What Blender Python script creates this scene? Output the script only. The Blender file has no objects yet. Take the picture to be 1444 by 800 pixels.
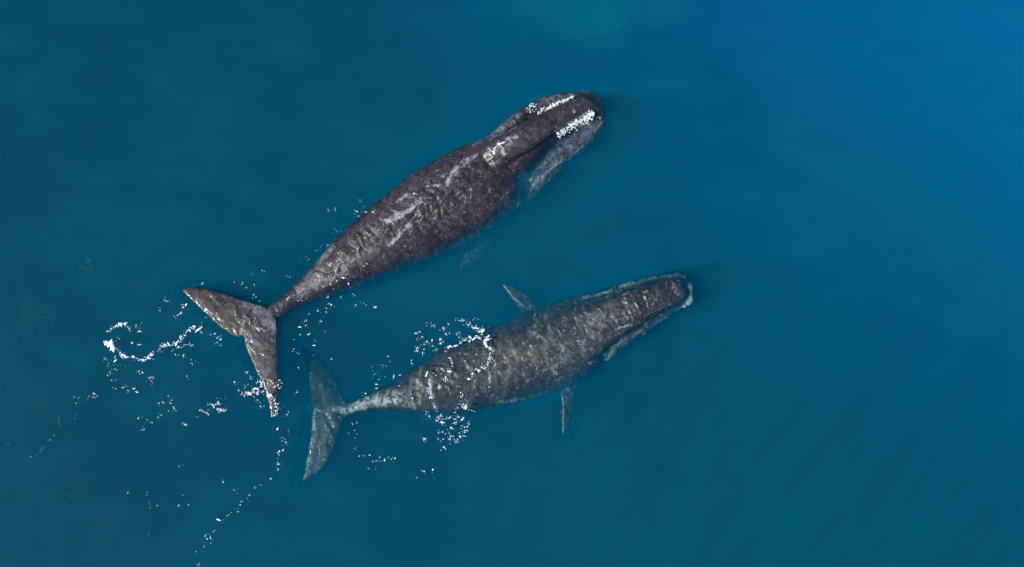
import bpy, bmesh, math, random
import numpy as np
from mathutils import Vector, noise as mnoise

# ------------------------------------------------------------------ camera, sky, sun, exposure
scene = bpy.context.scene
col = scene.collection
R = math.radians
random.seed(7)
rng = np.random.default_rng(7)

CAM = Vector((0.0, -3.6, 38.0))
cam_d = bpy.data.cameras.new('camera')
cam = bpy.data.objects.new('camera', cam_d)
col.objects.link(cam)
cam.location = CAM
fwd = (Vector((0, 0, 0)) - CAM).normalized()
cam.rotation_euler = fwd.to_track_quat('-Z', 'Y').to_euler()
cam_d.sensor_width = 36.0
cam_d.lens = 39.5
cam_d.clip_end = 2000.0
scene.camera = cam

SUN_EL, SUN_AZ = R(54), math.atan2(-0.94, -0.34)      # azimuth as atan2(x, y): low left of the picture
sun_dir = Vector((math.cos(SUN_EL) * math.sin(SUN_AZ), math.cos(SUN_EL) * math.cos(SUN_AZ), math.sin(SUN_EL)))
world = bpy.data.worlds.new('World')
scene.world = world
world.use_nodes = True
wn = world.node_tree
bg = wn.nodes['Background']
sky = wn.nodes.new('ShaderNodeTexSky')
sky.sky_type = 'NISHITA'
sky.sun_disc = False
sky.dust_density = 0.3
sky.sun_elevation = SUN_EL
sky.sun_rotation = SUN_AZ
wn.links.new(sky.outputs[0], bg.inputs[0])
bg.inputs[1].default_value = 0.12
sun_l = bpy.data.lights.new('sun', 'SUN')
sun_l.energy = 4.6
sun_l.angle = R(1.0)
sun_l.color = (1.0, 0.96, 0.9)
sun = bpy.data.objects.new('sun', sun_l)
sun.rotation_euler = sun_dir.to_track_quat('Z', 'Y').to_euler()
sun.location = (0, 0, 60)
col.objects.link(sun)

vs = scene.view_settings
vs.view_transform = 'Standard'
vs.look = 'None'
vs.exposure = 0.0
vs.gamma = 1.0
vs.use_curve_mapping = False
cy = scene.cycles
cy.use_denoising = True
cy.volume_bounces = 0
cy.max_bounces = 8
cy.transparent_max_bounces = 12
cy.sample_clamp_indirect = 4.0

# ------------------------------------------------------------------ pixel helpers (photograph is 1444 x 800)
W, H = 1444.0, 800.0
right = Vector((1, 0, 0))
up = right.cross(fwd).normalized()
HALF = 18.0 / 39.5


def P(px, py, z=0.0):
    """the point of height z that lies on the line of sight through a pixel"""
    a = (px - W / 2) / (W / 2) * HALF
    b = -(py - H / 2) / (W / 2) * HALF
    d = fwd + right * a + up * b
    return CAM + d * ((z - CAM.z) / d.z)


def project(v):
    """n x 3 world points -> n x 2 pixels"""
    d = v - np.array(CAM)
    f = d @ np.array(fwd)
    return np.stack([W / 2 + (d @ np.array(right)) / f / HALF * W / 2, H / 2 - (d @ np.array(up)) / f / HALF * W / 2], 1)


def fbm(x, y, z, o=4):
    return mnoise.fractal(Vector((x, y, z)), 1.0, 2.0, o)


# ------------------------------------------------------------------ material helpers
class NT:
    def __init__(self, name):
        self.m = bpy.data.materials.new(name)
        self.m.use_nodes = True
        self.t = self.m.node_tree
        self.t.nodes.clear()
        self.out = self.n('ShaderNodeOutputMaterial')

    def n(self, kind, **kw):
        nd = self.t.nodes.new(kind)
        for k, v in kw.items():
            if k in nd.inputs:
                nd.inputs[k].default_value = v
            else:
                setattr(nd, k, v)
        return nd

    def l(self, a, b):
        self.t.links.new(a, b)

    def noise(self, vec, scale, detail=4, rough=0.55, dist=0.0):
        nd = self.n('ShaderNodeTexNoise')
        nd.inputs['Scale'].default_value = scale
        nd.inputs['Detail'].default_value = detail
        nd.inputs['Roughness'].default_value = rough
        nd.inputs['Distortion'].default_value = dist
        self.l(vec, nd.inputs['Vector'])
        return nd.outputs['Fac']

    def ramp(self, fac, a, b, lo=0.0, hi=1.0):
        nd = self.n('ShaderNodeMapRange')
        nd.interpolation_type = 'SMOOTHSTEP'
        for k, v in zip(('From Min', 'From Max', 'To Min', 'To Max'), (a, b, lo, hi)):
            nd.inputs[k].default_value = v
        self.l(fac, nd.inputs['Value'])
        return nd.outputs[0]

    def math(self, op, a, b=None):
        nd = self.n('ShaderNodeMath', operation=op)
        for i, v in enumerate((a, b)):
            if v is None:
                continue
            if isinstance(v, (int, float)):
                nd.inputs[i].default_value = v
            else:
                self.l(v, nd.inputs[i])
        return nd.outputs[0]

    def mix(self, fac, a, b):
        nd = self.n('ShaderNodeMix', data_type='RGBA')
        for i, v in ((0, fac), (6, a), (7, b)):
            if isinstance(v, (int, float)):
                nd.inputs[i].default_value = v
            elif isinstance(v, tuple):
                nd.inputs[i].default_value = (*v, 1.0)
            else:
                self.l(v, nd.inputs[i])
        return nd.outputs[2]

    def attr(self, name):
        return self.n('ShaderNodeAttribute', attribute_name=name).outputs['Fac']


def volume_material(name, scatter, absorb, g=0.0):
    """scatter, absorb: coefficients per metre for red, green, blue"""
    t = NT(name)
    ds, da = max(scatter), max(max(absorb), 1e-5)
    s = t.n('ShaderNodeVolumeScatter', Density=ds, Anisotropy=g)
    s.inputs['Color'].default_value = (*[c / ds for c in scatter], 1)
    a = t.n('ShaderNodeVolumeAbsorption', Density=da)
    a.inputs['Color'].default_value = (*[1 - c / da for c in absorb], 1)
    add = t.n('ShaderNodeAddShader')
    t.l(s.outputs[0], add.inputs[0])
    t.l(a.outputs[0], add.inputs[1])
    t.l(add.outputs[0], t.out.inputs['Volume'])
    return t.m


def tag(o, label=None, cat=None, group=None, kind=None):
    for k, v in (('label', label), ('category', cat), ('group', group), ('kind', kind)):
        if v:
            o[k] = v
    return o


def mesh_obj(name, verts, faces, mat, parent=None, smooth=True):
    me = bpy.data.meshes.new(name)
    me.from_pydata([tuple(v) for v in verts], [], faces)
    me.update()
    if smooth:
        me.polygons.foreach_set('use_smooth', [True] * len(me.polygons))
    if mat:
        me.materials.append(mat)
    o = bpy.data.objects.new(name, me)
    col.objects.link(o)
    o.parent = parent
    return o


# ------------------------------------------------------------------ seabed and water
def grid(x0, x1, y0, y1, nx, ny, zf):
    xs, ys = np.linspace(x0, x1, nx + 1), np.linspace(y0, y1, ny + 1)
    v = [(x, y, zf(x, y)) for y in ys for x in xs]
    f = [(j * (nx + 1) + i, j * (nx + 1) + i + 1, (j + 1) * (nx + 1) + i + 1, (j + 1) * (nx + 1) + i) for j in range(ny) for i in range(nx)]
    return v, f


t = NT('dark_sand')
tc = t.n('ShaderNodeTexCoord').outputs['Object']
bs = t.n('ShaderNodeBsdfPrincipled', Roughness=0.95)
t.l(t.mix(t.ramp(t.noise(tc, 0.15, 5), 0.35, 0.65), (0.10, 0.11, 0.09), (0.20, 0.19, 0.15)), bs.inputs['Base Color'])
t.l(bs.outputs[0], t.out.inputs[0])
v, f = grid(-400, 400, -400, 400, 100, 100, lambda x, y: -24 + 1.6 * fbm(x * .03, y * .03, 3))
seabed = mesh_obj('seabed', v, f, t.m)
tag(seabed, 'dark sandy seabed deep below the whales', 'seabed', kind='structure')


def closed_slab(name, top, bottom, mat, n=40, ext=380.0, hx=0, hy=0):
    """a closed body of water between two height functions"""
    vt, ft = grid(-ext, ext, -ext, ext, n, n, top)
    vb, _ = grid(-ext, ext, -ext, ext, n, n, bottom)
    k = len(vt)
    faces = list(ft) + [tuple(k + i for i in reversed(q)) for q in ft]
    m = n + 1
    ring = list(range(m)) + [m * j + n for j in range(1, m)] + [m * n + i for i in range(n - 1, -1, -1)] + [m * j for j in range(n - 1, 0, -1)]
    for a, b in zip(ring, ring[1:] + ring[:1]):
        faces.append((b, a, k + a, k + b))
    return mesh_obj(name, vt + vb, faces, mat, smooth=False)


water = closed_slab('sea_water', lambda x, y: 0.0, lambda x, y: -27.0,
                    volume_material('sea_water', (0.0003, 0.085, 0.166), (0.50, 0.220, 0.150), -0.15), n=4)
tag(water, 'clear teal sea water around the two whales', 'water', kind='structure')


def blue_top(x, y):
    s = min(17.0, x * 0.55 + y * 0.85)         # added wedge, shaped to grade the sea towards brighter blue
    return -min(22.0, 0.6 + 0.08 * (17 - s) + 0.0135 * (17 - s) ** 2)


v_blue = volume_material('blue_water', (0.0, 0.02, 0.60), (0.03, 0.05, 0.0), -0.4)
xs = sorted(set(list(np.linspace(-380, -32, 8)) + list(np.linspace(-30, 30, 61)) + list(np.linspace(32, 380, 8))))
n = len(xs)
vt = [(x, y, blue_top(x, y)) for y in xs for x in xs]
vb = [(x, y, -26.5) for y in xs for x in xs]
ft = [(j * n + i, j * n + i + 1, (j + 1) * n + i + 1, (j + 1) * n + i) for j in range(n - 1) for i in range(n - 1)]
k = len(vt)
faces = ft + [tuple(k + i for i in reversed(q)) for q in ft]
ring = list(range(n)) + [n * j + n - 1 for j in range(1, n)] + [n * (n - 1) + i for i in range(n - 2, -1, -1)] + [n * j for j in range(n - 2, 0, -1)]
faces += [(b, a, k + a, k + b) for a, b in zip(ring, ring[1:] + ring[:1])]
blue = mesh_obj('added_blue_water_wedge', vt + vb, faces, v_blue)
tag(blue, 'added wedge of bluer water that grades the colour of the sea', 'water', kind='structure')

# a milky patch of lit water hanging some metres down
def ellipsoid(name, c, r, mat, seed):
    bm = bmesh.new()
    bmesh.ops.create_icosphere(bm, subdivisions=4, radius=1.0)
    for vv in bm.verts:
        k = 1 + 0.45 * fbm(vv.co.x * 1.4 + seed, vv.co.y * 1.4, vv.co.z * 1.4, 3)
        vv.co = Vector((vv.co.x * r[0] * k, vv.co.y * r[1] * k, vv.co.z * r[2] * k))
    me = bpy.data.meshes.new(name)
    bm.to_mesh(me); bm.free()
    me.materials.append(mat)
    o = bpy.data.objects.new(name, me)
    o.location = c
    col.objects.link(o)
    return o


plume = ellipsoid('milky_water', P(815, -10, -2.3), (3.6, 2.3, 1.4), volume_material('milky_water', (0.0, 0.15, 0.17), (0.0, 0.0, 0.0), -0.3), 2.2)
tag(plume, 'pale teal milky patch deep in the water beyond the larger whale', 'water', kind='stuff')

# added scattering layer; its thickness streaks stand in for light on ripples
def streak_depth(x, y):
    a = fbm(x * .10, y * .13, 11, 4) * 0.5
    g = 1 / (1 + math.exp(-(x - 3) / 2.0)) / (1 + math.exp((y + 3) / 1.6))
    u = x * 0.80 - y * 0.60 + 0.7 * fbm(x * .2, y * .2, 7, 2)
    w = x * 0.60 + y * 0.80
    a += 0.62 * g * fbm(u * 1.5, w * 0.12, 9, 4)
    for cx, cy_ in ((3.2, 5.4), (6.0, -0.2)):                          # ripple arcs in front of the heads
        d = math.hypot(x - cx, y - cy_)
        m_ = math.exp(-((d - 0.9) / 1.1) ** 2) * (0.5 + 0.5 * math.tanh((x - cx) * 1.2)) * max(0, 0.5 + 2 * fbm(x * .5, y * .5, cx, 2))
        a += 0.28 * m_ * math.sin(d * 12 + 6 * fbm(x * .4, y * .4, 2, 3))
    a += 0.35 * (1 - g) * fbm(x * .45, y * 1.1, 15, 4) + 0.14 * fbm(x * 1.6, y * 2.2, 19, 3)
    a -= 0.22 / (1 + math.exp((x + 10) / 2.5)) / (1 + math.exp(-(y - 3) / 2.0))
    return 0.012 + 0.11 * min(2.6, max(0.0, 0.9 + 2.6 * a))


xs = np.linspace(-24, 24, 241)
ys = np.linspace(-16, 16, 161)
nx, ny = len(xs), len(ys)
vt = [(x, y, -0.34) for y in ys for x in xs]
vb = [(x, y, -0.34 - streak_depth(x, y)) for y in ys for x in xs]
ft = [(j * nx + i, j * nx + i + 1, (j + 1) * nx + i + 1, (j + 1) * nx + i) for j in range(ny - 1) for i in range(nx - 1)]
k = len(vt)
faces = ft + [tuple(k + i for i in reversed(q)) for q in ft]
ring = list(range(nx)) + [nx * j + nx - 1 for j in range(1, ny)] + [nx * (ny - 1) + i for i in range(nx - 2, -1, -1)] + [nx * j for j in range(ny - 2, 0, -1)]
faces += [(b, a, k + a, k + b) for a, b in zip(ring, ring[1:] + ring[:1])]
ripple_tones = mesh_obj('ripple_tones', vt + vb, faces, volume_material('ripple_tones', (0.0, 0.34, 0.66), (0.1, 0.06, 0.0), -0.15))
tag(ripple_tones, 'added faint pale streaks under the sea surface standing in for ripple light', 'ripple_tones', kind='stuff')

# ------------------------------------------------------------------ whale building
PX = 34.8 / 1444.0


def catmull(pts, m):
    """resample a list of equal length tuples with m steps between neighbours"""
    a = np.array(pts, float)
    a = np.vstack([2 * a[0] - a[1], a, 2 * a[-1] - a[-2]])
    out = []
    for i in range(1, len(a) - 2):
        for k in range(m):
            u = k / m
            p0, p1, p2, p3 = a[i - 1], a[i], a[i + 1], a[i + 2]
            out.append(0.5 * (2 * p1 + (p2 - p0) * u + (2 * p0 - 5 * p1 + 4 * p2 - p3) * u * u + (3 * p1 - p0 - 3 * p2 + p3) * u ** 3))
    out.append(a[-2])
    return np.array(out)


class MB:
    def __init__(self):
        self.v, self.f = [], []

    def loft(self, rings):
        base, m = len(self.v), len(rings[0])
        for r in rings:
            self.v += [tuple(p) for p in r]
        for j in range(len(rings) - 1):
            for i in range(m):
                a, b = base + j * m + i, base + j * m + (i + 1) % m
                self.f.append((a, b, b + m, a + m))
        self.f.append(tuple(base + i for i in reversed(range(m))))
        e = base + (len(rings) - 1) * m
        self.f.append(tuple(e + i for i in range(m)))

    dz = 0.0

    def body(self, stations, steps=8, ring=64, q=0.85, p=0.8, roll=0.0):
        """stations: Lx, Ly, Rx, Ry (silhouette pixels), z of top, side and belly, depth of the hollow beside the upper jaw"""
        rings = []
        st = catmull([tuple(s_) + (0,) * (9 - len(s_)) for s_ in stations], steps)
        for s in st:
            zt, zm, zb, cup = s[4] + self.dz, s[5] + self.dz, s[6] + self.dz, s[7]
            wr = math.hypot(s[2] - s[0], s[3] - s[1]) / 120 * roll
            L, Rr = P(s[0], s[1], zm + wr), P(s[2], s[3], zm - wr)
            c, h = (L + Rr) / 2, (Rr - L) / 2
            pts = []
            for i in range(ring):
                th = 2 * math.pi * i / ring
                u, w = math.cos(th), math.sin(th)
                uu = math.copysign(abs(u) ** q, u)
                ww = abs(w) ** p
                z = zm + (zt - zm) * ww if w >= 0 else zm - (zm - zb) * ww
                if w > 0 and cup > 0:
                    z -= cup * math.exp(-((abs(uu) - 0.52) / 0.2) ** 2)
                if w > 0 and s[8] > 0:
                    e = min(1, max(0, (uu - 0.15) / 0.35))
                    z -= s[8] * e * e * (3 - 2 * e) * min(1, ww * 1.6)
                pt = c + h * uu
                pts.append((pt.x, pt.y, z - wr * uu))
            rings.append(pts)
        c0, c1 = np.mean(rings[0], 0), np.mean(rings[-1], 0)
        r0 = [[c0 + (np.array(q_) - c0) * k for q_ in rings[0]] for k in (0.3,)]
        d1 = np.mean(rings[-1], 0) - np.mean(rings[-2], 0)
        caps = [[c1 + (np.array(q_) - c1) * math.sqrt(max(0, 1 - k * k)) + d1 * k * 2.0 for q_ in rings[-1]] for k in (0.35, 0.6, 0.8, 0.92, 0.985)]
        self.loft(r0 + rings + caps)

    def wing(self, lead, trail, z0, z1, thick=0.11, steps=26, bend=0.0, tmin=0.05):
        """lead, trail: pixel polylines from root to tip; a tapering, lens-sectioned blade"""
        L, T = self.res(lead, steps), self.res(trail, steps)
        rings = []
        for k in range(steps + 1):
            u = k / steps
            z = z0 + (z1 - z0) * u + bend * math.sin(math.pi * u)
            a, b = P(*L[k], z), P(*T[k], z)
            ch = (b - a).length
            pts = []
            for i in range(20):
                th = 2 * math.pi * i / 20
                s = 0.5 - 0.5 * math.cos(th)
                prof = math.sin(math.pi * s ** 0.75) if 0 < s < 1 else 0
                hz = max(tmin, 0.5 * thick * ch * (1 - 0.35 * u) * (0.25 + 0.75 * prof))
                sn = math.sin(th)
                p = a.lerp(b, s)
                pts.append((p.x, p.y, z + math.copysign(abs(sn) ** 0.6, sn) * hz))
            rings.append(pts)
        self.loft(rings)

    def fluke(self, leadA, trailA, leadB, trailB, zr, zA, zB, thick=0.10, steps=26, tmin=0.05):
        """one blade from tip to tip; every polyline starts at the root"""
        la, ta, lb, tb = (self.res(x, steps) for x in (leadA, trailA, leadB, trailB))
        sec = [(la[k], ta[k], k / steps, zr + (zA - zr) * (k / steps) ** 1.3) for k in range(steps, 0, -1)]
        sec += [(lb[k], tb[k], k / steps, zr + (zB - zr) * (k / steps) ** 1.3) for k in range(0, steps + 1)]
        rings = []
        for l, t_, u, z in sec:
            a, b = P(*l, z), P(*t_, z)
            ch = (b - a).length
            pts = []
            for i in range(24):
                th = 2 * math.pi * i / 24
                s = 0.5 - 0.5 * math.cos(th)
                prof = math.sin(math.pi * s ** 0.75) if 0 < s < 1 else 0
                hz = max(tmin, 0.5 * thick * ch * (1 - 0.35 * u) * (0.25 + 0.75 * prof))
                sn = math.sin(th)
                p = a.lerp(b, s)
                pts.append((p.x, p.y, z + math.copysign(abs(sn) ** 0.6, sn) * hz))
            rings.append(pts)
        self.loft(rings)

    @staticmethod
    def res(pl, steps):
        a = catmull(pl, 8)
        d = np.concatenate([[0], np.cumsum(np.linalg.norm(np.diff(a, axis=0), axis=1))])
        s = np.linspace(0, d[-1], steps + 1)
        return np.stack([np.interp(s, d, a[:, i]) for i in range(2)], 1)


def seg_dist(p, a, b):
    ab = np.array(b, float) - np.array(a, float)
    q = p - np.array(a, float)
    tt = np.clip((q @ ab) / max(ab @ ab, 1e-9), 0, 1)
    return np.linalg.norm(q - tt[:, None] * ab, axis=1)


def ripple_noise(xy, wl, seed, n=7):
    """smooth wave field in about -1..1 with wavelengths round wl"""
    r = np.random.default_rng(seed)
    out = np.zeros(len(xy))
    for _ in range(n):
        th, k = r.uniform(0, 2 * math.pi), 2 * math.pi / (wl * r.uniform(0.6, 1.6))
        warp = 0.6 * np.sin(xy[:, 1] * k * 0.4 + r.uniform(0, 6)) + 0.6 * np.sin(xy[:, 0] * k * 0.37 + r.uniform(0, 6))
        out += np.sin((xy[:, 0] * math.cos(th) + xy[:, 1] * math.sin(th)) * k + warp * 1.5 + r.uniform(0, 6))
    return out / math.sqrt(n) / 1.2


def finish_whale(name, mb, mat, strokes, white, chin, dark, tan, label, fins, calm=(), voxel=0.027, ripple=None):
    me = bpy.data.meshes.new(name + '_raw')
    me.from_pydata(mb.v, [], mb.f)
    bm = bmesh.new(); bm.from_mesh(me)
    bmesh.ops.recalc_face_normals(bm, faces=bm.faces)
    bm.to_mesh(me); bm.free()
    tmp = bpy.data.objects.new('tmp', me)
    col.objects.link(tmp)
    rm = tmp.modifiers.new('r', 'REMESH'); rm.mode = 'VOXEL'; rm.voxel_size = voxel; rm.use_smooth_shade = True
    sm = tmp.modifiers.new('s', 'SMOOTH'); sm.factor = 0.5; sm.iterations = 8
    dg = bpy.context.evaluated_depsgraph_get()
    me2 = bpy.data.meshes.new_from_object(tmp.evaluated_get(dg))
    bpy.data.objects.remove(tmp)
    me2.name = name
    nv = len(me2.vertices)
    co = np.empty(nv * 3); me2.vertices.foreach_get('co', co); co = co.reshape(-1, 3)
    no = np.empty(nv * 3); me2.vertices.foreach_get('normal', no); no = no.reshape(-1, 3)
    # refraction waver shaped into the submerged skin, strongest low down
    dep = np.clip(0.12 - co[:, 2], 0, 1.4)
    thin = np.where(fins(project(co)), 0.4, 1.0)
    amp = np.clip(dep * 0.06, 0, 0.045) * thin
    co[:, 0] += amp * (ripple_noise(co[:, :2] + co[:, 2:] * 0.5, 0.55, 11) + 0.5 * ripple_noise(co[:, :2], 0.24, 12))
    co[:, 1] += amp * (ripple_noise(co[:, :2] + co[:, 2:] * 0.5, 0.55, 13) + 0.5 * ripple_noise(co[:, :2], 0.24, 14))
    co[:, 2] += np.clip(no[:, 2], 0, 1) * (0.007 * ripple_noise(co[:, :2], 0.42, 21, 9) + 0.003 * ripple_noise(co[:, :2], 0.2, 22, 9)) * thin
    me2.vertices.foreach_set('co', co.ravel())
    px = project(co)
    if ripple:
        c0 = np.array(P(*ripple[0], 0))[:2]
        d = np.hypot(co[:, 0] - c0[0], co[:, 1] - c0[1])
        msk = np.clip((ripple[2] - d) / 0.8, 0, 1) * np.clip(no[:, 2] * 3 - 1, 0, 1)
        nz = ripple_noise(co[:, :2], 1.0, 3) * 0.6
        co[:, 2] += ripple[1] * np.sin(d * 2 * math.pi / 0.17 + 2.5 * nz) * msk * np.clip(0.6 + nz, 0, 1)
        me2.vertices.foreach_set('co', co.ravel())
    upf = np.clip(no[:, 2] * 2.5 + 0.3, 0, 1)

    def paint(items):
        acc = np.zeros(nv)
        for pl, wd, amt in items:
            d = np.min([seg_dist(px, a, b) for a, b in zip(pl, pl[1:])], axis=0)
            acc = np.maximum(acc, amt * np.clip(1.25 - d / wd, 0, 1))
        return acc * upf
    for an, arr in (('scar_lit_edge', paint(strokes)), ('pale', paint(white)), ('chin', chin(px, co, no)), ('baleen_shade', paint(dark)), ('tan', paint(tan)), ('calm', paint(calm) if calm else np.zeros(nv))):
        at = me2.attributes.new(an, 'FLOAT', 'POINT')
        at.data.foreach_set('value', arr.astype(np.float32))
    me2.materials.clear()
    me2.materials.append(mat)
    me2.polygons.foreach_set('use_smooth', [True] * len(me2.polygons))
    c = co.mean(0)
    me2.transform(__import__('mathutils').Matrix.Translation((-c[0], -c[1], 0)))
    o = bpy.data.objects.new(name, me2)
    o.location = (c[0], c[1], 0)
    col.objects.link(o)
    tag(o, label, 'whale', 'whales swimming side by side')
    return o, co


def whale_skin(name, dark, brown, pale, lines=0.75):
    t = NT(name)
    tc = t.n('ShaderNodeTexCoord').outputs['Object']
    mott = t.ramp(t.noise(tc, 1.5, 8, 0.74, 0.9), 0.42, 0.60)
    fine = t.ramp(t.noise(tc, 11, 5, 0.78), 0.46, 0.62)
    c = t.mix(mott, dark, brown)
    c = t.mix(t.math('MULTIPLY', fine, 0.24), c, tuple(x * 2.4 for x in brown))
    pit = t.ramp(t.noise(tc, 6.5, 6, 0.8, 0.7), 0.40, 0.52, 1, 0)
    c = t.mix(t.math('MULTIPLY', pit, 0.4), c, tuple(x * 0.4 for x in dark))
    # thin pale lines painting the water's rippling light into the skin
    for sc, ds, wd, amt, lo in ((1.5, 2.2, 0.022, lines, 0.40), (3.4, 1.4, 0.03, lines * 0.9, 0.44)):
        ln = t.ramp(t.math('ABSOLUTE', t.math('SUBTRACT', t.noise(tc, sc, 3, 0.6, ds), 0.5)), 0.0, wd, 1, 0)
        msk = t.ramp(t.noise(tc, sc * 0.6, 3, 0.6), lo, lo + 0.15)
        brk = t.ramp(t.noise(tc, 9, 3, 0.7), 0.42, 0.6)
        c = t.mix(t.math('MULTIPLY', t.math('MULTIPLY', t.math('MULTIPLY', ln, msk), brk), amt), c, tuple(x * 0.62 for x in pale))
    fleck = t.ramp(t.noise(tc, 7, 6, 0.8, 1.2), 0.64, 0.72)
    c = t.mix(t.math('MULTIPLY', fleck, 0.28), c, tuple(x * 0.6 for x in pale))
    # pale mottling (tail stock, flukes)
    pn = t.ramp(t.noise(tc, 3.6, 8, 0.82, 0.9), 0.43, 0.60)
    c = t.mix(t.math('MULTIPLY', t.attr('pale'), pn), c, pale)
    tn = t.ramp(t.noise(tc, 2.2, 6, 0.7, 0.8), 0.38, 0.62)
    c = t.mix(t.math('MULTIPLY', t.attr('tan'), tn), c, (0.105, 0.082, 0.048))
    # scars, and sunlit flipper edges painted pale
    nz = t.math('ADD', t.math('MULTIPLY', t.noise(tc, 6.0, 7, 0.82, 0.5), 0.75), t.math('MULTIPLY', t.noise(tc, 22, 3, 0.7), 0.25))
    sn = t.ramp(t.math('ADD', t.attr('scar_lit_edge'), t.math('MULTIPLY', t.math('SUBTRACT', nz, 0.52), 4.0)), 0.38, 0.80)
    sn = t.math('MULTIPLY', sn, t.ramp(t.attr('scar_lit_edge'), 0.0, 0.4, 0.0, 0.85))
    c = t.mix(sn, c, (0.34, 0.33, 0.38))
    c = t.mix(t.attr('chin'), c, (0.62, 0.66, 0.62))
    c = t.mix(t.math('MINIMUM', t.attr('baleen_shade'), 1.0), c, (0.006, 0.007, 0.010))  # near-black mouth lining and blowholes, with groove shade painted in
    bs = t.n('ShaderNodeBsdfPrincipled', Roughness=0.55, IOR=1.30)
    bs.inputs['Coat Weight'].default_value = 0.8
    bs.inputs['Coat Roughness'].default_value = 0.14
    bs.inputs['Coat IOR'].default_value = 1.33
    t.l(t.math('SUBTRACT', 0.55, t.math('MULTIPLY', t.attr('calm'), 0.2)), bs.inputs['Roughness'])
    t.l(t.math('SUBTRACT', 0.18, t.math('MULTIPLY', t.attr('calm'), 0.12)), bs.inputs['Coat Roughness'])
    t.l(c, bs.inputs['Base Color'])
    wv = t.n('ShaderNodeTexWave', wave_type='BANDS', bands_direction='DIAGONAL', Scale=0.9, Distortion=14.0, Detail=3.0)
    wv.inputs['Detail Scale'].default_value = 0.9
    wv.inputs['Detail Roughness'].default_value = 0.62
    t.l(tc, wv.inputs['Vector'])
    h = t.math('ADD', t.math('MULTIPLY', t.noise(tc, 3.2, 5, 0.6, 1.2), 0.75), t.math('MULTIPLY', t.noise(tc, 20, 3, 0.6), 0.08))
    h = t.math('ADD', h, t.math('MULTIPLY', wv.outputs['Fac'], 0.45))
    b = t.n('ShaderNodeBump', Strength=0.7, Distance=0.08)
    t.l(t.math('SUBTRACT', 0.5, t.math('MULTIPLY', t.attr('calm'), 0.32)), b.inputs['Strength'])
    t.l(h, b.inputs['Height'])
    t.l(b.outputs[0], bs.inputs['Normal'])
    b2 = t.n('ShaderNodeBump', Strength=0.7, Distance=0.08)
    t.l(t.math('SUBTRACT', 0.7, t.math('MULTIPLY', t.attr('calm'), 0.6)), b2.inputs['Strength'])
    t.l(t.math('ADD', t.noise(tc, 2.2, 4, 0.6, 2.0), t.math('MULTIPLY', wv.outputs['Fac'], 0.3)), b2.inputs['Height'])
    t.l(b2.outputs[0], bs.inputs['Coat Normal'])
    t.l(bs.outputs[0], t.out.inputs[0])
    return t.m


def scratches(n, quad, seed, along=0.6):
    """many short thin random scars inside a pixel quad (tail-left, tail-right, head-left, head-right)"""
    r = random.Random(seed)
    out = []
    a, b, c, d = [np.array(q_, float) for q_ in quad]
    for _ in range(n):
        u, w = r.random(), r.random()
        p = (a * (1 - w) + b * w) * (1 - u) + (c * (1 - w) + d * w) * u
        ax = (c + d - a - b); ax = ax / np.linalg.norm(ax)
        th = math.atan2(ax[1], ax[0]) + r.gauss(0, along)
        L = r.lognormvariate(2.0, 0.6)
        k = r.gauss(0, 0.25)
        pts = []
        for i in range(4):
            pts.append((p[0] + math.cos(th) * L * i / 3, p[1] + math.sin(th) * L * i / 3)); th += k
        out.append((pts, r.uniform(0.7, 1.3), r.uniform(0.3, 0.62)))
    return out


# ---- the larger whale, its back and upper jaw out of the water
z1 = lambda pts: [(430 + x / 3.334, 180 + y / 3.334) for x, y in pts]
z0 = lambda pts: [(620 + x / 3.636, 100 + y / 3.636) for x, y in pts]
z3 = lambda pts: [(240 + x / 3.6375, 380 + y / 3.6375) for x, y in pts]
z4 = lambda pts: [(700 + x / 3.077, 360 + y / 3.077) for x, y in pts]
z5 = lambda pts: [(400 + x / 3.078, 430 + y / 3.078) for x, y in pts]

A = MB()
A.dz = -0.05
A.body([
    # Lx, Ly, Rx, Ry, top, side, belly, hollow
    (362, 443, 372, 462, -0.18, -0.30, -0.45, 0),
    (384, 429, 400, 446, -0.10, -0.34, -0.70, 0),
    (404, 413, 420, 433, -0.04, -0.40, -0.95, 0),
    (425, 392, 449, 422, 0.04, -0.45, -1.20, 0),
    (450, 365, 490, 408, 0.12, -0.55, -1.55, 0),
    (480, 333, 530, 395, 0.20, -0.65, -1.95, 0),
    (512, 303, 570, 380, 0.27, -0.75, -2.30, 0),
    (548, 273, 615, 365, 0.33, -0.80, -2.55, 0),
    (585, 245, 660, 344, 0.36, -0.85, -2.70, 0),
    (622, 223, 700, 319, 0.34, -0.85, -2.75, 0),
    (655, 207, 728, 297, 0.26, -0.80, -2.70, 0, 0.08),
    (676, 199, 741, 287, 0.18, -0.72, -2.65, 0.0, 0.26),
    (690, 192, 750, 281, 0.12, -0.64, -2.60, 0.10, 0.42),
    (700, 182, 760, 273, 0.10, -0.56, -2.50, 0.25, 0.30),
    (712, 171, 774, 258, 0.10, -0.50, -2.40, 0.38, 0.06),
    (730, 157, 797, 233, 0.08, -0.46, -2.25, 0.38),
    (760, 140, 826, 208, 0.04, -0.44, -2.00, 0.30),
    (790, 132, 845, 189, -0.02, -0.42, -1.65, 0.20),
    (816, 129, 854, 171, -0.10, -0.42, -1.25, 0.05),
    (836, 132, 855, 157, -0.26, -0.48, -0.85, 0),
], roll=0.17)
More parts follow.
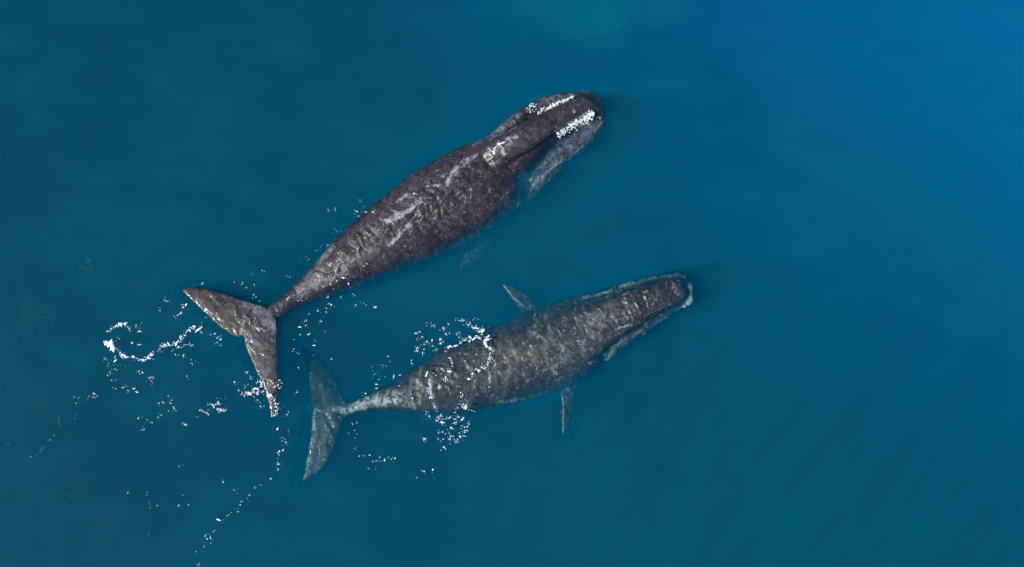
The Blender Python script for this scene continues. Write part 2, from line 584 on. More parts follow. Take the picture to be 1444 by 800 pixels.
A.body([                                            # upper jaw, arched and narrow
    (668, 218, 700, 258, 0.22, -0.20, -0.8, 0),
    (684, 206, 722, 231, 0.42, -0.10, -0.9, 0),
    (706, 193, 743, 217, 0.62, 0.02, -0.9, 0),
    (738, 174, 767, 199, 0.66, 0.10, -0.8, 0),
    (768, 159, 796, 178, 0.58, 0.12, -0.7, 0),
    (797, 146, 820, 165, 0.36, 0.02, -0.6, 0),
    (820, 135, 839, 153, 0.02, -0.2, -0.6, 0),
], q=0.75, p=0.6)
A.fluke(z3([(520, 215), (470, 185), (400, 166), (300, 130), (180, 99), (95, 91), (62, 104)]),
        z3([(375, 347), (345, 348), (320, 342), (250, 292), (180, 226), (110, 162), (66, 116)]),
        z3([(520, 215), (544, 262), (549, 330), (552, 500), (551, 650), (534, 762)]),
        z3([(375, 347), (380, 372), (388, 405), (420, 480), (460, 565), (496, 660), (518, 762)]), -0.16, -0.05, -0.24)
A.wing([(708, 300), (696, 338), (676, 366), (650, 384)], [(672, 320), (664, 340), (652, 364), (646, 380)], -1.7, -2.3)

scarsA = [
    (z1([(378, 442), (440, 422), (500, 385), (545, 338)]), 6.0, .75), (z1([(400, 420), (450, 400)]), 5, .7), (z1([(545, 335), (595, 330)]), 3.5, .6),
    (z1([(398, 552), (440, 510), (480, 460)]), 4.6, .8), (z1([(480, 460), (532, 396)]), 2.4, .7), (z1([(430, 352), (482, 314)]), 3.2, .75),
    (z1([(470, 360), (530, 290)]), 1.3, .6), (z1([(500, 470), (560, 380)]), 1.3, .6),
    (z1([(668, 266), (690, 215), (740, 165)]), 5, .75), (z1([(740, 165), (808, 125)]), 6, .6), (z1([(580, 276), (632, 270)]), 3, .65),
    (z1([(820, 205), (850, 235)]), 2, .6), (z1([(280, 520), (320, 488), (385, 460)]), 3, .5), (z1([(240, 585), (255, 560)]), 2.5, .6),
    (z1([(765, 270), (780, 295)]), 3, .55), (z1([(650, 330), (690, 280)]), 1.2, .5), (z1([(700, 310), (730, 330)]), 3, .45),
    (z1([(620, 200), (650, 230)]), 4, .5), (z1([(660, 150), (720, 110)]), 4, .45), (z1([(480, 240), (560, 190)]), 3, .45), (z1([(560, 255), (520, 230)]), 3, .5),
    (z0([(300, 372), (315, 395)]), 5, .7), (z0([(345, 350), (395, 340)]), 5, .75), (z0([(275, 470), (300, 462)]), 4, .75), (z0([(230, 440), (260, 410)]), 5, .7),
    (z0([(320, 402), (330, 430)]), 4, .8), (z0([(680, 200), (690, 212)]), 3, .8), (z0([(405, 545), (425, 530)]), 2.2, .7), (z0([(60, 560), (110, 490), (180, 440)]), 5, .62),
    (z0([(150, 600), (160, 610)]), 4, .6), (z0([(85, 640), (100, 625)]), 3, .6), (z0([(545, 590), (590, 545)]), 2.5, .7), (z0([(465, 610), (520, 545), (640, 450)]), 2.0, .62),
    (z0([(230, 370), (420, 275)]), 1.3, .5), (z0([(380, 590), (330, 640)]), 2, .5), (z0([(400, 700), (405, 670)]), 2, .6),
    (z3([(350, 250), (390, 268)]), 1.5, .7),
]
whiteA = [
    (z0([(420, 360), (560, 290), (700, 210), (800, 150)]), 16, .14),
    (z1([(40, 725), (110, 690), (185, 640)]), 14, .75), (z1([(60, 640), (130, 560)]), 5, .6), (z1([(0, 760), (40, 720)]), 12, .6), (z1([(240, 640), (330, 560)]), 10, .3),
    (z3([(400, 190), (480, 225), (520, 300)]), 11, .6), (z3([(390, 320), (470, 412)]), 3, .75), (z3([(150, 190), (260, 270), (330, 320)]), 3, .5), (z3([(380, 370), (400, 440)]), 5, .5),
    (z3([(470, 430), (500, 560), (520, 700)]), 14, .3),
    (z0([(640, 470), (740, 380), (850, 240)]), 1.6, .8), (z0([(460, 600), (540, 520), (640, 460)]), 7, .5), (z0([(450, 680), (465, 600)]), 3, .7),
    (z0([(520, 610), (585, 550)]), 4, .9), (z0([(440, 420), (540, 340), (700, 240)]), 1.2, .35), (z0([(240, 330), (400, 240)]), 8, .7), (z0([(500, 165), (600, 135), (680, 122)]), 8, .45), (z0([(180, 380), (260, 320), (340, 270)]), 4, .8), (z0([(560, 480), (650, 390), (760, 290)]), 15, .42),
]


def chinA(px, co, no):
    d = np.hypot(px[:, 0] - 822, px[:, 1] - 132)
    low = np.clip((-0.2 - co[:, 2]) / 0.1, 0, 1)
    return np.clip(1.3 - d / 9, 0, 1) * low * 0.9


scarsA += scratches(70, ((420, 400), (440, 420), (680, 205), (725, 290)), 3) + scratches(25, ((690, 205), (715, 232), (815, 145), (835, 158)), 5) + scratches(20, ((655, 230), (680, 290), (690, 215), (735, 270)), 8, 0.3)
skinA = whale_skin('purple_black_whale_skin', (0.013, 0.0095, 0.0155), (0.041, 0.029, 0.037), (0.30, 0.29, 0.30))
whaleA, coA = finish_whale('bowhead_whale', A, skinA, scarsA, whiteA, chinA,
                           [(z0([(430, 640), (470, 500), (520, 420), (560, 380)]), 9, 1.1), (z0([(540, 395), (640, 310), (760, 225)]), 5, .9), (z0([(366, 350), (386, 368)]), 1.8, .9), (z0([(345, 330), (362, 322)]), 1.6, .8), (z0([(770, 130), (815, 170), (845, 215)]), 6, .8)],
                           [(z3([(120, 130), (250, 200), (360, 280), (430, 400), (490, 520), (520, 640)]), 16, .6), (z3([(180, 215), (320, 330), (390, 400), (430, 470)]), 6, 1.0)],
                           'large dark whale with pale streak scars on its back and white foam along its mouth',
                           lambda p: (p[:, 0] < 400) | ((p[:, 0] < 700) & (p[:, 1] > 345) & (p[:, 0] > 640)),
                           [(z0([(300, 400), (440, 350), (560, 290), (700, 210), (800, 155)]), 22, 1.0), (z3([(120, 140), (300, 220), (430, 300)]), 26, .7), (z3([(430, 300), (500, 500), (525, 700)]), 22, .7)])

# ---- the smaller whale, just under the surface
B = MB()
B.dz = -0.22
B.body([
    (470, 572, 472, 584, -0.62, -0.74, -0.90, 0),
    (488, 569, 489, 587, -0.50, -0.70, -1.00, 0),
    (506, 563, 506, 582, -0.34, -0.62, -1.10, 0),
    (529, 553, 527, 579, -0.24, -0.62, -1.25, 0),
    (553, 541, 552, 579, -0.16, -0.66, -1.45, 0),
    (580, 522, 582, 582, -0.08, -0.72, -1.75, 0),
    (610, 502, 622, 584, -0.02, -0.80, -2.05, 0),
    (645, 482, 665, 582, 0.02, -0.86, -2.30, 0),
    (685, 465, 708, 574, 0.04, -0.90, -2.45, 0),
    (725, 448, 750, 562, 0.05, -0.90, -2.50, 0),
    (765, 432, 790, 550, 0.04, -0.90, -2.50, 0),
    (800, 421, 822, 532, 0.0, -0.85, -2.45, 0.0),
    (818, 416, 840, 520, -0.06, -0.80, -2.4, 0.05, 0.0),
    (830, 413, 849, 512, -0.08, -0.78, -2.35, 0.10, 0.5),
    (842, 410, 862, 506, -0.12, -0.75, -2.3, 0.2, 0.25),
    (856, 407, 880, 489, -0.18, -0.72, -2.2, 0.22),
    (885, 398, 910, 470, -0.22, -0.68, -1.95, 0.16),
    (915, 391, 935, 453, -0.26, -0.64, -1.65, 0.10),
    (942, 386, 956, 438, -0.30, -0.62, -1.3, 0.03),
    (962, 386, 972, 430, -0.38, -0.62, -0.95, 0),
    (971, 391, 977, 425, -0.48, -0.66, -0.9, 0),
])
B.body([
    (800, 440, 826, 512, -0.02, -0.35, -1.0, 0),
    (828, 430, 850, 496, 0.06, -0.30, -1.0, 0),
    (855, 422, 876, 474, 0.10, -0.26, -1.0, 0),
    (888, 408, 908, 454, 0.10, -0.22, -0.9, 0),
    (925, 397, 938, 438, 0.06, -0.22, -0.8, 0),
    (955, 393, 963, 424, -0.02, -0.24, -0.6, 0),
], q=0.75, p=0.65)
B.fluke(z5([(300, 455), (278, 430), (262, 405), (236, 350), (190, 280), (132, 212), (78, 181)]),
        z5([(128, 450), (121, 430), (116, 380), (106, 310), (90, 250), (72, 190)]),
        z5([(300, 455), (280, 470), (264, 490), (246, 550), (221, 620), (181, 690), (130, 746), (90, 766)]),
        z5([(128, 450), (122, 475), (120, 520), (110, 600), (95, 690), (82, 758)]), -0.95, -1.9, -1.0)
B.wing([(776, 470), (757, 432), (737, 411), (713, 400)], [(740, 475), (731, 437), (720, 420), (708, 402)], -1.2, -1.05)
B.wing([(824, 510), (812, 552), (807, 582), (798, 613)], [(786, 520), (789, 552), (790, 582), (792, 612)], -1.3, -0.95)

scars_lit_edgesB = [
    (z4([(190, 425), (225, 475), (258, 515)]), 2.6, .42), (z4([(205, 502), (282, 465)]), 1.8, .6), (z4([(240, 495), (262, 518)]), 4, .7),
    (z4([(352, 375), (378, 402)]), 4, .6), (z4([(515, 322), (585, 302)]), 3, .75), (z4([(402, 465), (408, 470)]), 3.5, .85), (z4([(425, 460), (440, 462)]), 2, .7),
    (z4([(180, 612), (215, 600)]), 4, .75), (z4([(120, 545), (200, 525)]), 4, .5), (z4([(260, 540), (290, 530)]), 3, .6), (z4([(330, 320), (360, 350)]), 3, .5),
    (z4([(420, 280), (500, 250)]), 7, .42), (z4([(765, 120), (790, 170)]), 3.5, .6), (z4([(630, 165), (655, 155)]), 1.6, .75), (z4([(640, 265), (760, 210)]), 1.1, .6),
    (z4([(100, 285), (110, 292)]), 4, .5), (z4([(280, 600), (290, 640), (290, 770)]), 1.6, .9), (z4([(30, 130), (70, 180), (118, 222)]), 2.2, .85), (z4([(550, 280), (560, 270)]), 4, .5),  # the two long flipper strokes paint their sunlit edges
]
whiteB = [
    (z5([(270, 452), (340, 430), (400, 412), (460, 410)]), 10, 1.9), (z5([(400, 400), (470, 385), (500, 420), (560, 440)]), 9, .8), (z5([(595, 265), (580, 340), (590, 430)]), 3.4, .7),
    (z5([(560, 300), (545, 400)]), 3, .45), (z5([(640, 310), (635, 380), (660, 460)]), 3, .8), (z5([(160, 350), (180, 430), (210, 520)]), 4, .5),
    (z5([(125, 470), (130, 560), (105, 700), (100, 750)]), 6, .75), (z5([(180, 540), (170, 640), (140, 720)]), 7, .4), (z5([(120, 300), (125, 360)]), 4, .5), (z5([(200, 445), (260, 445)]), 6, .35),
    (z4([(375, 185), (480, 160), (560, 128), (660, 100), (750, 88)]), 2.8, .85), (z4([(475, 460), (520, 385), (600, 345), (680, 305), (760, 262)]), 2.8, .6),
    (z4([(520, 420), (600, 370), (720, 310)]), 9, .35), (z4([(170, 240), (165, 350)]), 3.2, .5), (z4([(215, 260), (230, 330)]), 3, .35), (z4([(0, 640), (120, 625), (250, 590)]), 3, .45),
    (z4([(430, 300), (480, 250), (560, 230)]), 16, .25), (z4([(0, 480), (150, 400), (300, 420)]), 30, .22),
]


def chinB(px, co, no):
    low = np.clip((-0.5 - co[:, 2]) / 0.1, 0, 1)
    pl = z4([(720, 82), (790, 78), (825, 100), (848, 150), (846, 190), (825, 222), (795, 242)])
    d = np.min([seg_dist(px, a, b) for a, b in zip(pl, pl[1:])], axis=0)
    side = np.clip((px[:, 1] - 395) / 25, 0.12, 1) * np.clip((px[:, 0] - 925) / 25, 0.0, 1)
    return np.clip(1.5 - d / 3.6, 0, 1) * low * side * 0.8


scars_lit_edgesB += scratches(80, ((590, 520), (600, 575), (840, 425), (850, 500)), 4, 0.9) + scratches(25, ((850, 425), (865, 480), (950, 395), (962, 425)), 6)
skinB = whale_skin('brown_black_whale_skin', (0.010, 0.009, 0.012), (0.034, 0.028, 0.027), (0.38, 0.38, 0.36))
whaleB, coB = finish_whale('bowhead_whale', B, skinB, scars_lit_edgesB, whiteB, chinB,
                           [(z4([(455, 470), (485, 400), (560, 345), (700, 265), (800, 212)]), 3.5, 1.0), (z4([(400, 195), (520, 165), (640, 125), (740, 98)]), 3.0, .9)],
                           [(z5([(150, 330), (170, 450), (180, 560), (130, 680)]), 14, .6), (z5([(700, 300), (900, 250)]), 40, .3), (z5([(560, 330), (600, 420)]), 14, .5), (z4([(60, 480), (200, 420)]), 30, .3)],
                           'smaller whale just under the surface with a white tail stock and spread flippers',
                           lambda p: (p[:, 0] < 488) | ((p[:, 1] < 436) & (p[:, 0] < 745)) | (p[:, 1] > 560) & (p[:, 0] > 770),
                           [(z4([(640, 200), (800, 140)]), 22, .5), (z5([(130, 260), (180, 450), (130, 680)]), 26, .6)], ripple=((958, 404), 0.007, 3.2))

# ------------------------------------------------------------------ water surface, open where the whales lie at it
X0, X1, Y0, Y1, NX, NY = -26.0, 26.0, -17.0, 17.0, 520, 340
occ = np.zeros((NY + 1, NX + 1))
for co in (coA, coB):
    c = co[co[:, 2] > -2.0]
    # where the line of sight is not involved: straight up from the animal
    i = np.clip(((c[:, 0] - X0) / (X1 - X0) * NX).round().astype(int), 0, NX)
    j = np.clip(((c[:, 1] - Y0) / (Y1 - Y0) * NY).round().astype(int), 0, NY)
    occ[j, i] = 1


def dilate(a, k):
    for _ in range(k):
        b = a.copy()
        b[1:] = np.maximum(b[1:], a[:-1]); b[:-1] = np.maximum(b[:-1], a[1:])
        b[:, 1:] = np.maximum(b[:, 1:], a[:, :-1]); b[:, :-1] = np.maximum(b[:, :-1], a[:, 1:])
        a = b
    return a


hole = dilate(occ, 1)
soft = dilate(hole, 1)
for _ in range(4):
    p_ = np.pad(soft, 1, mode='edge')
    soft = (p_[:-2, 1:-1] + p_[2:, 1:-1] + p_[1:-1, :-2] + p_[1:-1, 2:] + p_[1:-1, 1:-1]) / 5


def wave(x, y):
    z = 0.05 * fbm(x * .22 + y * .1, y * .3 - x * .1, 1.3, 3) + 0.014 * fbm(x * .9, y * 1.1, 4.1, 3)
    for cx, cy_, amp in ((3.2, 5.4, 0.016), (6.0, -0.2, 0.010)):      # bow waves in front of the two heads
        d = math.hypot(x - cx, y - cy_)
        z += amp * math.sin(d * 9.0 + 1.5 * fbm(x * .6, y * .6, 2)) * math.exp(-((d - 1.2) / 2.0) ** 2) * (0.5 + 0.5 * math.tanh((x - cx + 0.2) * 1.5))
    # streaks of swell running across the open water ahead and below
    g = 1 / (1 + math.exp(-(x - 3) / 1.5)) / (1 + math.exp((y + 2) / 1.2))
    u = x * 0.86 - y * 0.5 + 0.8 * fbm(x * .15, y * .15, 7)
    z += 0.022 * g * math.sin(u * 5.0) * max(0, 0.3 + fbm(u * .5, (x * .5 + y * .86) * .12, 9, 2))
    return z


xs, ys = np.linspace(X0, X1, NX + 1), np.linspace(Y0, Y1, NY + 1)
v = [(x, y, wave(x, y)) for y in ys for x in xs]
m = NX + 1
f = []
for j in range(NY):
    for i in range(NX):
        if hole[j, i] + hole[j + 1, i] + hole[j, i + 1] + hole[j + 1, i + 1] == 0:
            f.append((j * m + i, j * m + i + 1, (j + 1) * m + i + 1, (j + 1) * m + i))
film = list((1 - soft).ravel())
E = 380.0                                                             # the open sea around
ring_i = [(0, 0), (0, NX), (NY, NX), (NY, 0)]
b = len(v)
v += [(-E, -E, 0), (E, -E, 0), (E, E, 0), (-E, E, 0)]
film += [1] * 4
edge = [list(range(0, m)), [j * m + NX for j in range(NY + 1)], [NY * m + i for i in range(NX, -1, -1)], [j * m for j in range(NY, -1, -1)]]
for k, e in enumerate(edge):
    o1, o2 = b + k, b + (k + 1) % 4
    half = len(e) // 2
    for a, c in zip(e[:half], e[1:half + 1]):
        f.append((o1, c, a))
    f.append((o1, o2, e[half]))
    for a, c in zip(e[half:], e[half + 1:]):
        f.append((o2, c, a))
t = NT('water_surface')
tc = t.n('ShaderNodeTexCoord').outputs['Object']
tr = t.n('ShaderNodeBsdfTransparent')
gl = t.n('ShaderNodeBsdfGlossy', Roughness=0.03)
fr = t.n('ShaderNodeFresnel', IOR=1.333)
h = t.math('ADD', t.noise(tc, 1.1, 4, 0.55, 0.6), t.math('MULTIPLY', t.noise(tc, 4.5, 3, 0.6, 0.4), 0.22))
bp = t.n('ShaderNodeBump', Strength=0.11, Distance=0.12)
t.l(h, bp.inputs['Height'])
t.l(bp.outputs[0], gl.inputs['Normal'])
t.l(bp.outputs[0], fr.inputs['Normal'])
mx = t.n('ShaderNodeMixShader')
t.l(t.math('MULTIPLY', fr.outputs[0], t.attr('film')), mx.inputs[0])
t.l(tr.outputs[0], mx.inputs[1])
t.l(gl.outputs[0], mx.inputs[2])
t.l(mx.outputs[0], t.out.inputs[0])
surf = mesh_obj('water_surface', v, f, t.m)
at = surf.data.attributes.new('film', 'FLOAT', 'POINT')
at.data.foreach_set('value', np.array(film, np.float32))
tag(surf, 'calm rippled sea surface with faint swell lines', 'water', kind='structure')

# ------------------------------------------------------------------ foam, and sun glints built as white flecks
t = NT('white_foam_glint')
tc = t.n('ShaderNodeTexCoord').outputs['Object']
bs = t.n('ShaderNodeBsdfPrincipled', Roughness=0.35)
t.l(t.mix(t.noise(tc, 12, 3), (0.72, 0.80, 0.86), (0.86, 0.90, 0.93)), bs.inputs['Base Color'])
bs.inputs['Subsurface Weight'].default_value = 0.0
t.l(bs.outputs[0], t.out.inputs[0])
foam_glint_mat = t.m


class Flecks:
    """small uneven white clots: froth, splash drops, and sun glints given solid shape"""
    def __init__(self):
        self.v, self.f = [], []

    def clot(self, p, r, flat=0.35):
        n = random.choice((6, 7, 8, 9))
        ph, el = random.uniform(0, 6.28), random.uniform(1.0, 2.6)
        ang = random.uniform(0, 3.14)
        b = len(self.v)
        rad = [r * random.uniform(0.6, 1.25) for _ in range(n)]
        for lev, (k, hgt) in enumerate(((1.0, -0.15), (0.86, 0.55), (0.45, 1.0))):
            for i in range(n):
                th = ph + 6.2832 * i / n
                x, y = math.cos(th) * rad[i] * k * el, math.sin(th) * rad[i] * k / el ** 0.5
                self.v.append((p[0] + x * math.cos(ang) - y * math.sin(ang), p[1] + x * math.sin(ang) + y * math.cos(ang),
                               p[2] + hgt * r * flat * random.uniform(0.8, 1.2)))
        self.v.append((p[0], p[1], p[2] + r * flat * 1.15))
        for lev in range(2):
            for i in range(n):
                a, c = b + lev * n + i, b + lev * n + (i + 1) % n
                self.f.append((a, c, c + n, a + n))
        for i in range(n):
            self.f.append((b + 2 * n + i, b + 2 * n + (i + 1) % n, b + 3 * n))
        self.f.append(tuple(b + i for i in reversed(range(n))))

    def at_px(self, x, y, r_px, z=None):
        if random.random() < 0.3 and surface_z(x, y) < 0.05:          # bubbles driven under
            d = random.uniform(0.25, 1.1)
            self.clot(P(x + random.gauss(0, 3), y + random.gauss(0, 3), -d), r_px * PX * random.uniform(0.5, 1.0))
        z = surface_z(x, y) if z is None else z
        self.clot(P(x, y, z), r_px * PX * random.choice((0.35, 0.4, 0.45, 0.5, 0.6, 0.75, 1.0)))

    def chain(self, pts, dens=0.5, size=1.1, jit=1.6, thin=0.0):
        """clots along a pixel polyline, dens per pixel"""
        for (x0, y0), (x1, y1) in zip(pts, pts[1:]):
            L = math.hypot(x1 - x0, y1 - y0)
            for _ in range(max(1, int(L * dens * 1.25 + random.random()))):
                u = random.random()
                j = random.gauss(0, jit), random.gauss(0, jit)
                self.at_px(x0 + (x1 - x0) * u + j[0], y0 + (y1 - y0) * u + j[1], size * random.lognormvariate(-0.25, 0.5))

    def dots(self, pts, size=1.2, extra=1, jit=3.0):
        for x, y in pts:
            self.at_px(x, y, size * random.uniform(0.8, 1.4))
            for _ in range(extra * 2):
                if random.random() < 0.8:
                    self.at_px(x + random.gauss(0, jit), y + random.gauss(0, jit * .8), size * random.uniform(0.3, 0.6))

    def done(self, name, label):
        o = mesh_obj(name, self.v, self.f, foam_glint_mat)
        return tag(o, label, 'foam', kind='stuff')  # shared by real froth and the sun glints built as flecks


from mathutils.bvhtree import BVHTree
dg = bpy.context.evaluated_depsgraph_get()
trees = []
for wo in (whaleA, whaleB):
    trees.append((BVHTree.FromObject(wo, dg), wo.location.copy()))


def surface_z(x, y):
    """height of the water, or of the back that stands out of it"""
    p = P(x, y, 0.0)
    z = wave(p.x, p.y) + 0.01
    for tr_, off in trees:
        hit = tr_.ray_cast(CAM - off, (p - CAM).normalized())
        if hit[0] is not None:
            z = max(z, hit[0].z + off.z + 0.012)
    return z


q6 = lambda pts: [(130 + x / 4, 420 + y / 4) for x, y in pts]
qs = lambda pts: [(x / 2.162, 430 + y / 2.162) for x, y in pts]
q5 = lambda pts: [(570 + x / 3.807, 430 + y / 3.81) for x, y in pts]

F = Flecks()                                                      # wake of the larger whale's tail
F.chain(q6([(80, 197), (108, 176), (140, 155), (172, 147), (197, 160), (210, 186)]), .9, 1.0, 1.0)
F.chain(q6([(75, 262), (100, 250), (122, 278)]), 1.3, 1.9, 1.6)
F.chain(q6([(148, 285), (155, 315), (188, 337), (240, 340), (297, 355), (330, 325), (345, 308)]), .9, 1.35, 1.1)
F.chain(q6([(370, 300), (405, 262), (432, 264)]), 1.0, 1.5, 1.4)
F.chain(q6([(432, 264), (470, 260), (495, 250), (505, 216), (532, 195), (572, 165), (600, 192)]), .75, 1.25, 1.2)
F.chain(q6([(476, 285), (540, 265), (577, 270)]), .7, 1.0, 1.0)
F.chain(q6([(215, 175), (270, 152)]), .4, .7, 2.0)
F.chain(q6([(600, 190), (640, 110), (655, 90)]), .4, .6, 1.0)
F.dots(q6([(100, 418), (265, 413), (330, 447), (345, 452), (335, 470), (132, 514), (173, 507), (193, 499), (235, 513), (203, 524), (254, 533), (110, 467), (138, 408), (155, 230),
           (75, 345), (130, 355), (265, 190), (225, 255), (270, 265), (450, 300), (470, 322), (515, 328), (562, 370), (535, 443), (512, 55), (500, 86), (483, 98), (422, 20), (385, 72), (530, 40),
           (693, 203), (708, 225), (722, 236), (705, 254), (10, 540), (12, 556), (430, 555)]), 1.15, 2)
F.chain(q6([(90, 385), (200, 385)]), .3, .5, 2.0)
F.done('foam', 'curling line of sun glints and drops shaped as white flecks behind the tail of the larger whale')

F = Flecks()
F.dots(q6([(377, 595), (443, 595), (462, 625), (430, 640), (390, 662), (340, 705), (292, 743), (260, 680), (517, 710), (590, 672)]), 1.2, 2)
F.chain(q6([(605, 628), (640, 645), (660, 660)]), .8, 1.1, 1.2)
F.chain(q6([(655, 604), (735, 602)]), .5, .9, 1.2)
F.chain(q6([(680, 622), (720, 632), (760, 632)]), .9, 1.3, .8)
F.chain(q6([(660, 568), (755, 567)]), .3, .5, .6)
F.done('foam', 'loose sun glints and drops shaped as white flecks below the curling line')

F = Flecks()                                                      # tail tip breaking the surface
F.chain(z3([(440, 575), (460, 572), (470, 590), (450, 612), (420, 610)]), 1.0, 1.3, .9)
F.chain(z3([(370, 640), (440, 632), (490, 625), (520, 655), (545, 690), (545, 730), (520, 755)]), .9, 1.4, 1.6)
F.chain(z3([(480, 560), (540, 600), (570, 560)]), .6, 1.1, 2.0)
F.dots(z3([(330, 577), (412, 552), (350, 620), (385, 600), (465, 703), (448, 670), (560, 610), (570, 600), (395, 530), (555, 690), (522, 752), (600, 745), (650, 630), (500, 585)]), 1.2, 2)
F.done('foam', 'white splash foam on the lower tail fluke tip of the larger whale')

F = Flecks()                                                      # long trail
F.chain(qs([(845, 380), (870, 420), (850, 455), (848, 500)]), .22, 1.0, 1.6)
F.dots(qs([(872, 419), (848, 452), (850, 486), (848, 502), (825, 530), (797, 550), (760, 580), (733, 610), (726, 631), (692, 643), (655, 688), (632, 714), (642, 712), (622, 737), (598, 752), (606, 795), (880, 385), (860, 340)]), 1.0, 1)
F.chain(qs([(797, 550), (692, 643), (600, 740)]), .10, .6, 2.5)
F.done('foam', 'thin curved trail of sun glints shaped as white specks leading away from the tail fluke tip')

F = Flecks()
F.dots(qs([(25, 427), (128, 440), (130, 432), (153, 410), (178, 345), (206, 392), (232, 300), (165, 398), (110, 458), (230, 335), (180, 358), (240, 284), (270, 280), (290, 272)]), .8, 1)
F.dots(qs([(210, 584), (447, 580), (455, 694), (546, 492), (545, 612), (575, 610), (480, 612), (390, 573), (560, 580), (715, 565), (722, 575), (680, 540), (458, 608)]), .75, 1)
F.done('foam', 'sparse sun glints shaped as small white specks on the open water far behind the whales')

F = Flecks()                                                      # beside the tail stock of the larger whale
F.dots(z3([(372, 68), (365, 78), (418, 25), (432, 78), (600, 35), (615, 40), (470, 5), (428, 130), (440, 142), (458, 162), (170, 68), (66, 180), (70, 195), (40, 234), (392, 95)]), .9, 1)
F.dots(z3([(655, 160), (675, 160), (700, 150), (712, 228), (758, 212), (803, 200), (808, 145), (828, 182), (665, 296), (695, 290), (690, 265), (635, 360), (667, 335), (712, 333), (775, 268), (738, 390),
           (660, 433), (635, 408), (827, 460), (737, 440), (658, 505), (825, 180), (795, 318)]), .95, 1)
F.dots(z1([(110, 392), (143, 388), (262, 348), (245, 394), (287, 398), (320, 396), (55, 578), (18, 618), (152, 490), (108, 552)]), 1.0, 2)
F.dots(z1([(170, 688), (204, 692), (120, 736), (88, 748), (180, 706), (150, 720), (98, 716), (205, 734), (278, 652), (130, 708), (233, 790), (110, 795), (160, 640), (290, 640)]), 1.3, 1)
F.dots([(497, 415), (513, 428), (528, 433), (502, 430), (464, 428), (470, 408), (460, 440), (480, 420)], 1.1, 1)
F.done('foam', 'white droplets and sun glints shaped as specks around the tail stock of the larger whale')

F = Flecks()                                                      # over the rear back of the smaller whale
F.chain(q5([(210, 265), (232, 232), (285, 215), (330, 182), (385, 172), (430, 180), (455, 165)]), .8, 1.1, 1.2)
F.chain(q5([(455, 165), (430, 215), (462, 240), (455, 300), (440, 335), (398, 358), (375, 345)]), .85, 1.2, 1.2)
F.chain(q5([(340, 395), (362, 402), (360, 370)]), .8, 1.1, .8)
F.chain(q5([(315, 75), (330, 105), (375, 118), (400, 130), (405, 150), (440, 120)]), .9, 1.1, 1.8)
F.chain(q5([(275, 88), (400, 68)]), .3, .9, 1.8)
F.chain(q5([(255, 280), (262, 320), (235, 372), (220, 415)]), .6, 1.0, 1.4)
F.chain(q5([(135, 390), (132, 450), (155, 510), (180, 572)]), .7, 1.0, 1.4)
F.chain(q5([(300, 460), (322, 510), (300, 550), (360, 535)]), .45, 1.0, 2.0)
F.dots(q5([(97, 172), (107, 212), (70, 232), (70, 248), (98, 258), (120, 112), (162, 118), (150, 190), (152, 222), (195, 187), (197, 206), (212, 125), (238, 104), (228, 160), (290, 150), (38, 312),
           (170, 380), (202, 370), (327, 300), (388, 268), (178, 240), (125, 200), (295, 175), (122, 370), (80, 145)]), 1.35, 2)
F.done('foam', 'sun glints and foam shaped as white flecks ringing the rear back of the smaller whale')

F = Flecks()
F.dots(q5([(272, 578), (287, 553), (310, 548), (330, 548), (365, 568), (293, 603), (314, 613), (280, 632), (274, 615), (314, 650), (325, 685), (340, 655), (172, 618), (178, 604), (195, 596), (205, 632), (230, 610),
           (185, 688), (222, 692), (210, 722), (255, 662), (250, 708), (278, 735), (300, 706), (270, 725), (288, 740), (180, 718), (110, 720), (212, 766), (138, 600), (122, 580), (320, 705), (350, 640), (240, 720), (205, 600)]), 1.6, 2, 2.4)
F.done('foam', 'cluster of sun glints and foam shaped as white flecks beside the belly of the smaller whale')

F = Flecks()
F.dots(z5([(400, 10), (185, 15), (148, 28), (110, 40), (165, 72), (92, 72), (312, 628), (310, 578), (308, 545), (318, 512), (612, 582), (648, 715), (612, 735), (580, 752), (610, 722), (620, 590)]), 1.0, 1)
F.chain(z5([(330, 660), (370, 655), (385, 682), (440, 675), (492, 662)]), .3, 1.0, 1.2)
F.chain(z5([(358, 712), (415, 710)]), .4, .6, .8)
F.dots(z5([(400, 298), (403, 345), (400, 360), (505, 305), (478, 312), (445, 265), (462, 245), (385, 268), (355, 385), (410, 325), (553, 252), (500, 352)]), 1.0, 1)
F.done('foam', 'sun glints and drops shaped as small specks around the white tail stock of the smaller whale')

# churned froth between the lips and the upper jaw
def froth(pts, widths, n, label, r0=0.72):
    F = Flecks()
    for _ in range(n):
        u = random.random() * (len(pts) - 1)
        i = min(int(u), len(pts) - 2); w = u - i
        x = pts[i][0] + (pts[i + 1][0] - pts[i][0]) * w
        y = pts[i][1] + (pts[i + 1][1] - pts[i][1]) * w
        wd = widths[i] + (widths[i + 1] - widths[i]) * w
        dx, dy = pts[i + 1][0] - pts[i][0], pts[i + 1][1] - pts[i][1]
        L = math.hypot(dx, dy); k = random.gauss(0, .42)
        x, y = x - dy / L * k * wd, y + dx / L * k * wd
        z = max(-0.03, min(surface_z(x, y), 0.08)) + random.uniform(-.02, .05) * (1 - min(1, abs(k)))
        F.clot(P(x, y, z), r0 * PX * random.lognormvariate(-0.15, .45), .8)
    return F.done('foam', label)


froth(z0([(792, 218), (765, 228), (735, 252), (690, 268), (640, 300), (600, 328)]), [3, 8, 11, 9, 8, 6], 480, 'thick white froth in the open mouth line of the larger whale')
froth(z0([(690, 128), (650, 150), (600, 172), (550, 192), (505, 218)]), [1, 2.5, 3.5, 4, 4], 170, 'strip of white froth along the far lip of the larger whale')
froth(z0([(500, 170), (470, 180), (460, 200), (490, 215)]), [3, 5, 5, 4], 34, 'small bubbly foam patch at the far lip of the larger whale', .7)


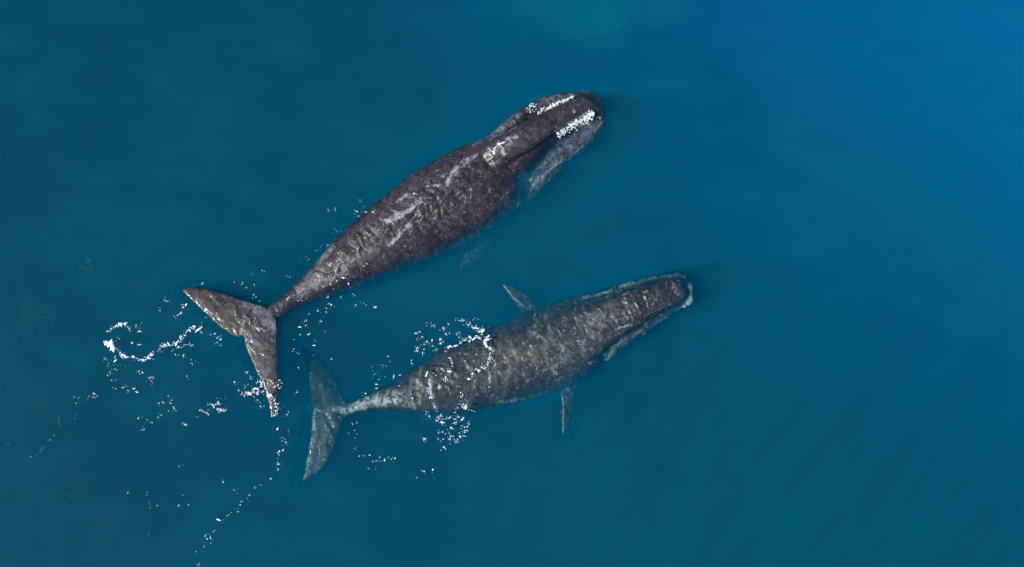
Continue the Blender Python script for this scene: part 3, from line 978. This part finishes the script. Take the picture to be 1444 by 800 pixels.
# ------------------------------------------------------------------ drifting seaweed
t = NT('dark_green_seaweed')
tc = t.n('ShaderNodeTexCoord').outputs['Object']
bs = t.n('ShaderNodeBsdfPrincipled', Roughness=0.5)
t.l(t.mix(t.noise(tc, 3, 3), (0.03, 0.07, 0.02), (0.07, 0.16, 0.03)), bs.inputs['Base Color'])
t.l(bs.outputs[0], t.out.inputs[0])
weed_mat = t.m


def seaweed(px, py, z, n, length, label, seed):
    r = random.Random(seed)
    root = bpy.data.objects.new('seaweed', None)
    root.location = P(px, py, z)
    col.objects.link(root)
    tag(root, label, 'seaweed', 'seaweed drifting deep in the water')
    st = MB()
    th0 = r.uniform(0, 6.28)
    path = [(math.cos(th0) * k * length * .1, math.sin(th0) * k * length * .1, .08 * math.sin(k)) for k in range(7)]
    st.loft([[(x + .03 * math.cos(a), y + .03 * math.sin(a), zz + .03 * math.sin(a + 1.5)) for a in (0, 1.57, 3.14, 4.71)] for x, y, zz in path])
    mesh_obj('stem', st.v, st.f, weed_mat, root)
    for i in range(n):
        bx, by, bz = path[r.randrange(7)]
        th, L, wd = r.uniform(0, 6.28), length * r.uniform(.4, .9), r.uniform(.06, .12)
        v, f = [], []
        k, x, y, zz = r.gauss(0, .2), bx, by, bz
        for j in range(8):
            w = wd * math.sin(math.pi * (j + .6) / 8.4)
            for sgn in (-1, 1):
                for dz in (-.008, .008):
                    v.append((x - math.sin(th) * w * sgn, y + math.cos(th) * w * sgn, zz + dz + .03 * math.sin(j * 1.7 + i)))
            x += math.cos(th) * L / 7; y += math.sin(th) * L / 7; zz += r.gauss(0, .03); th += k
        for j in range(7):
            a = j * 4
            f += [(a, a + 2, a + 6, a + 4), (a + 1, a + 5, a + 7, a + 3), (a, a + 4, a + 5, a + 1), (a + 2, a + 3, a + 7, a + 6)]
        f += [(0, 1, 3, 2), (28, 30, 31, 29)]
        mesh_obj('blade', v, f, weed_mat, root)


seaweed(58, 440, -4.0, 34, 1.4, 'larger dim green seaweed clump drifting deep beyond the tail', 5)
seaweed(130, 376, -2.6, 12, 0.42, 'tiny bright green seaweed tuft drifting near the larger clump', 9)
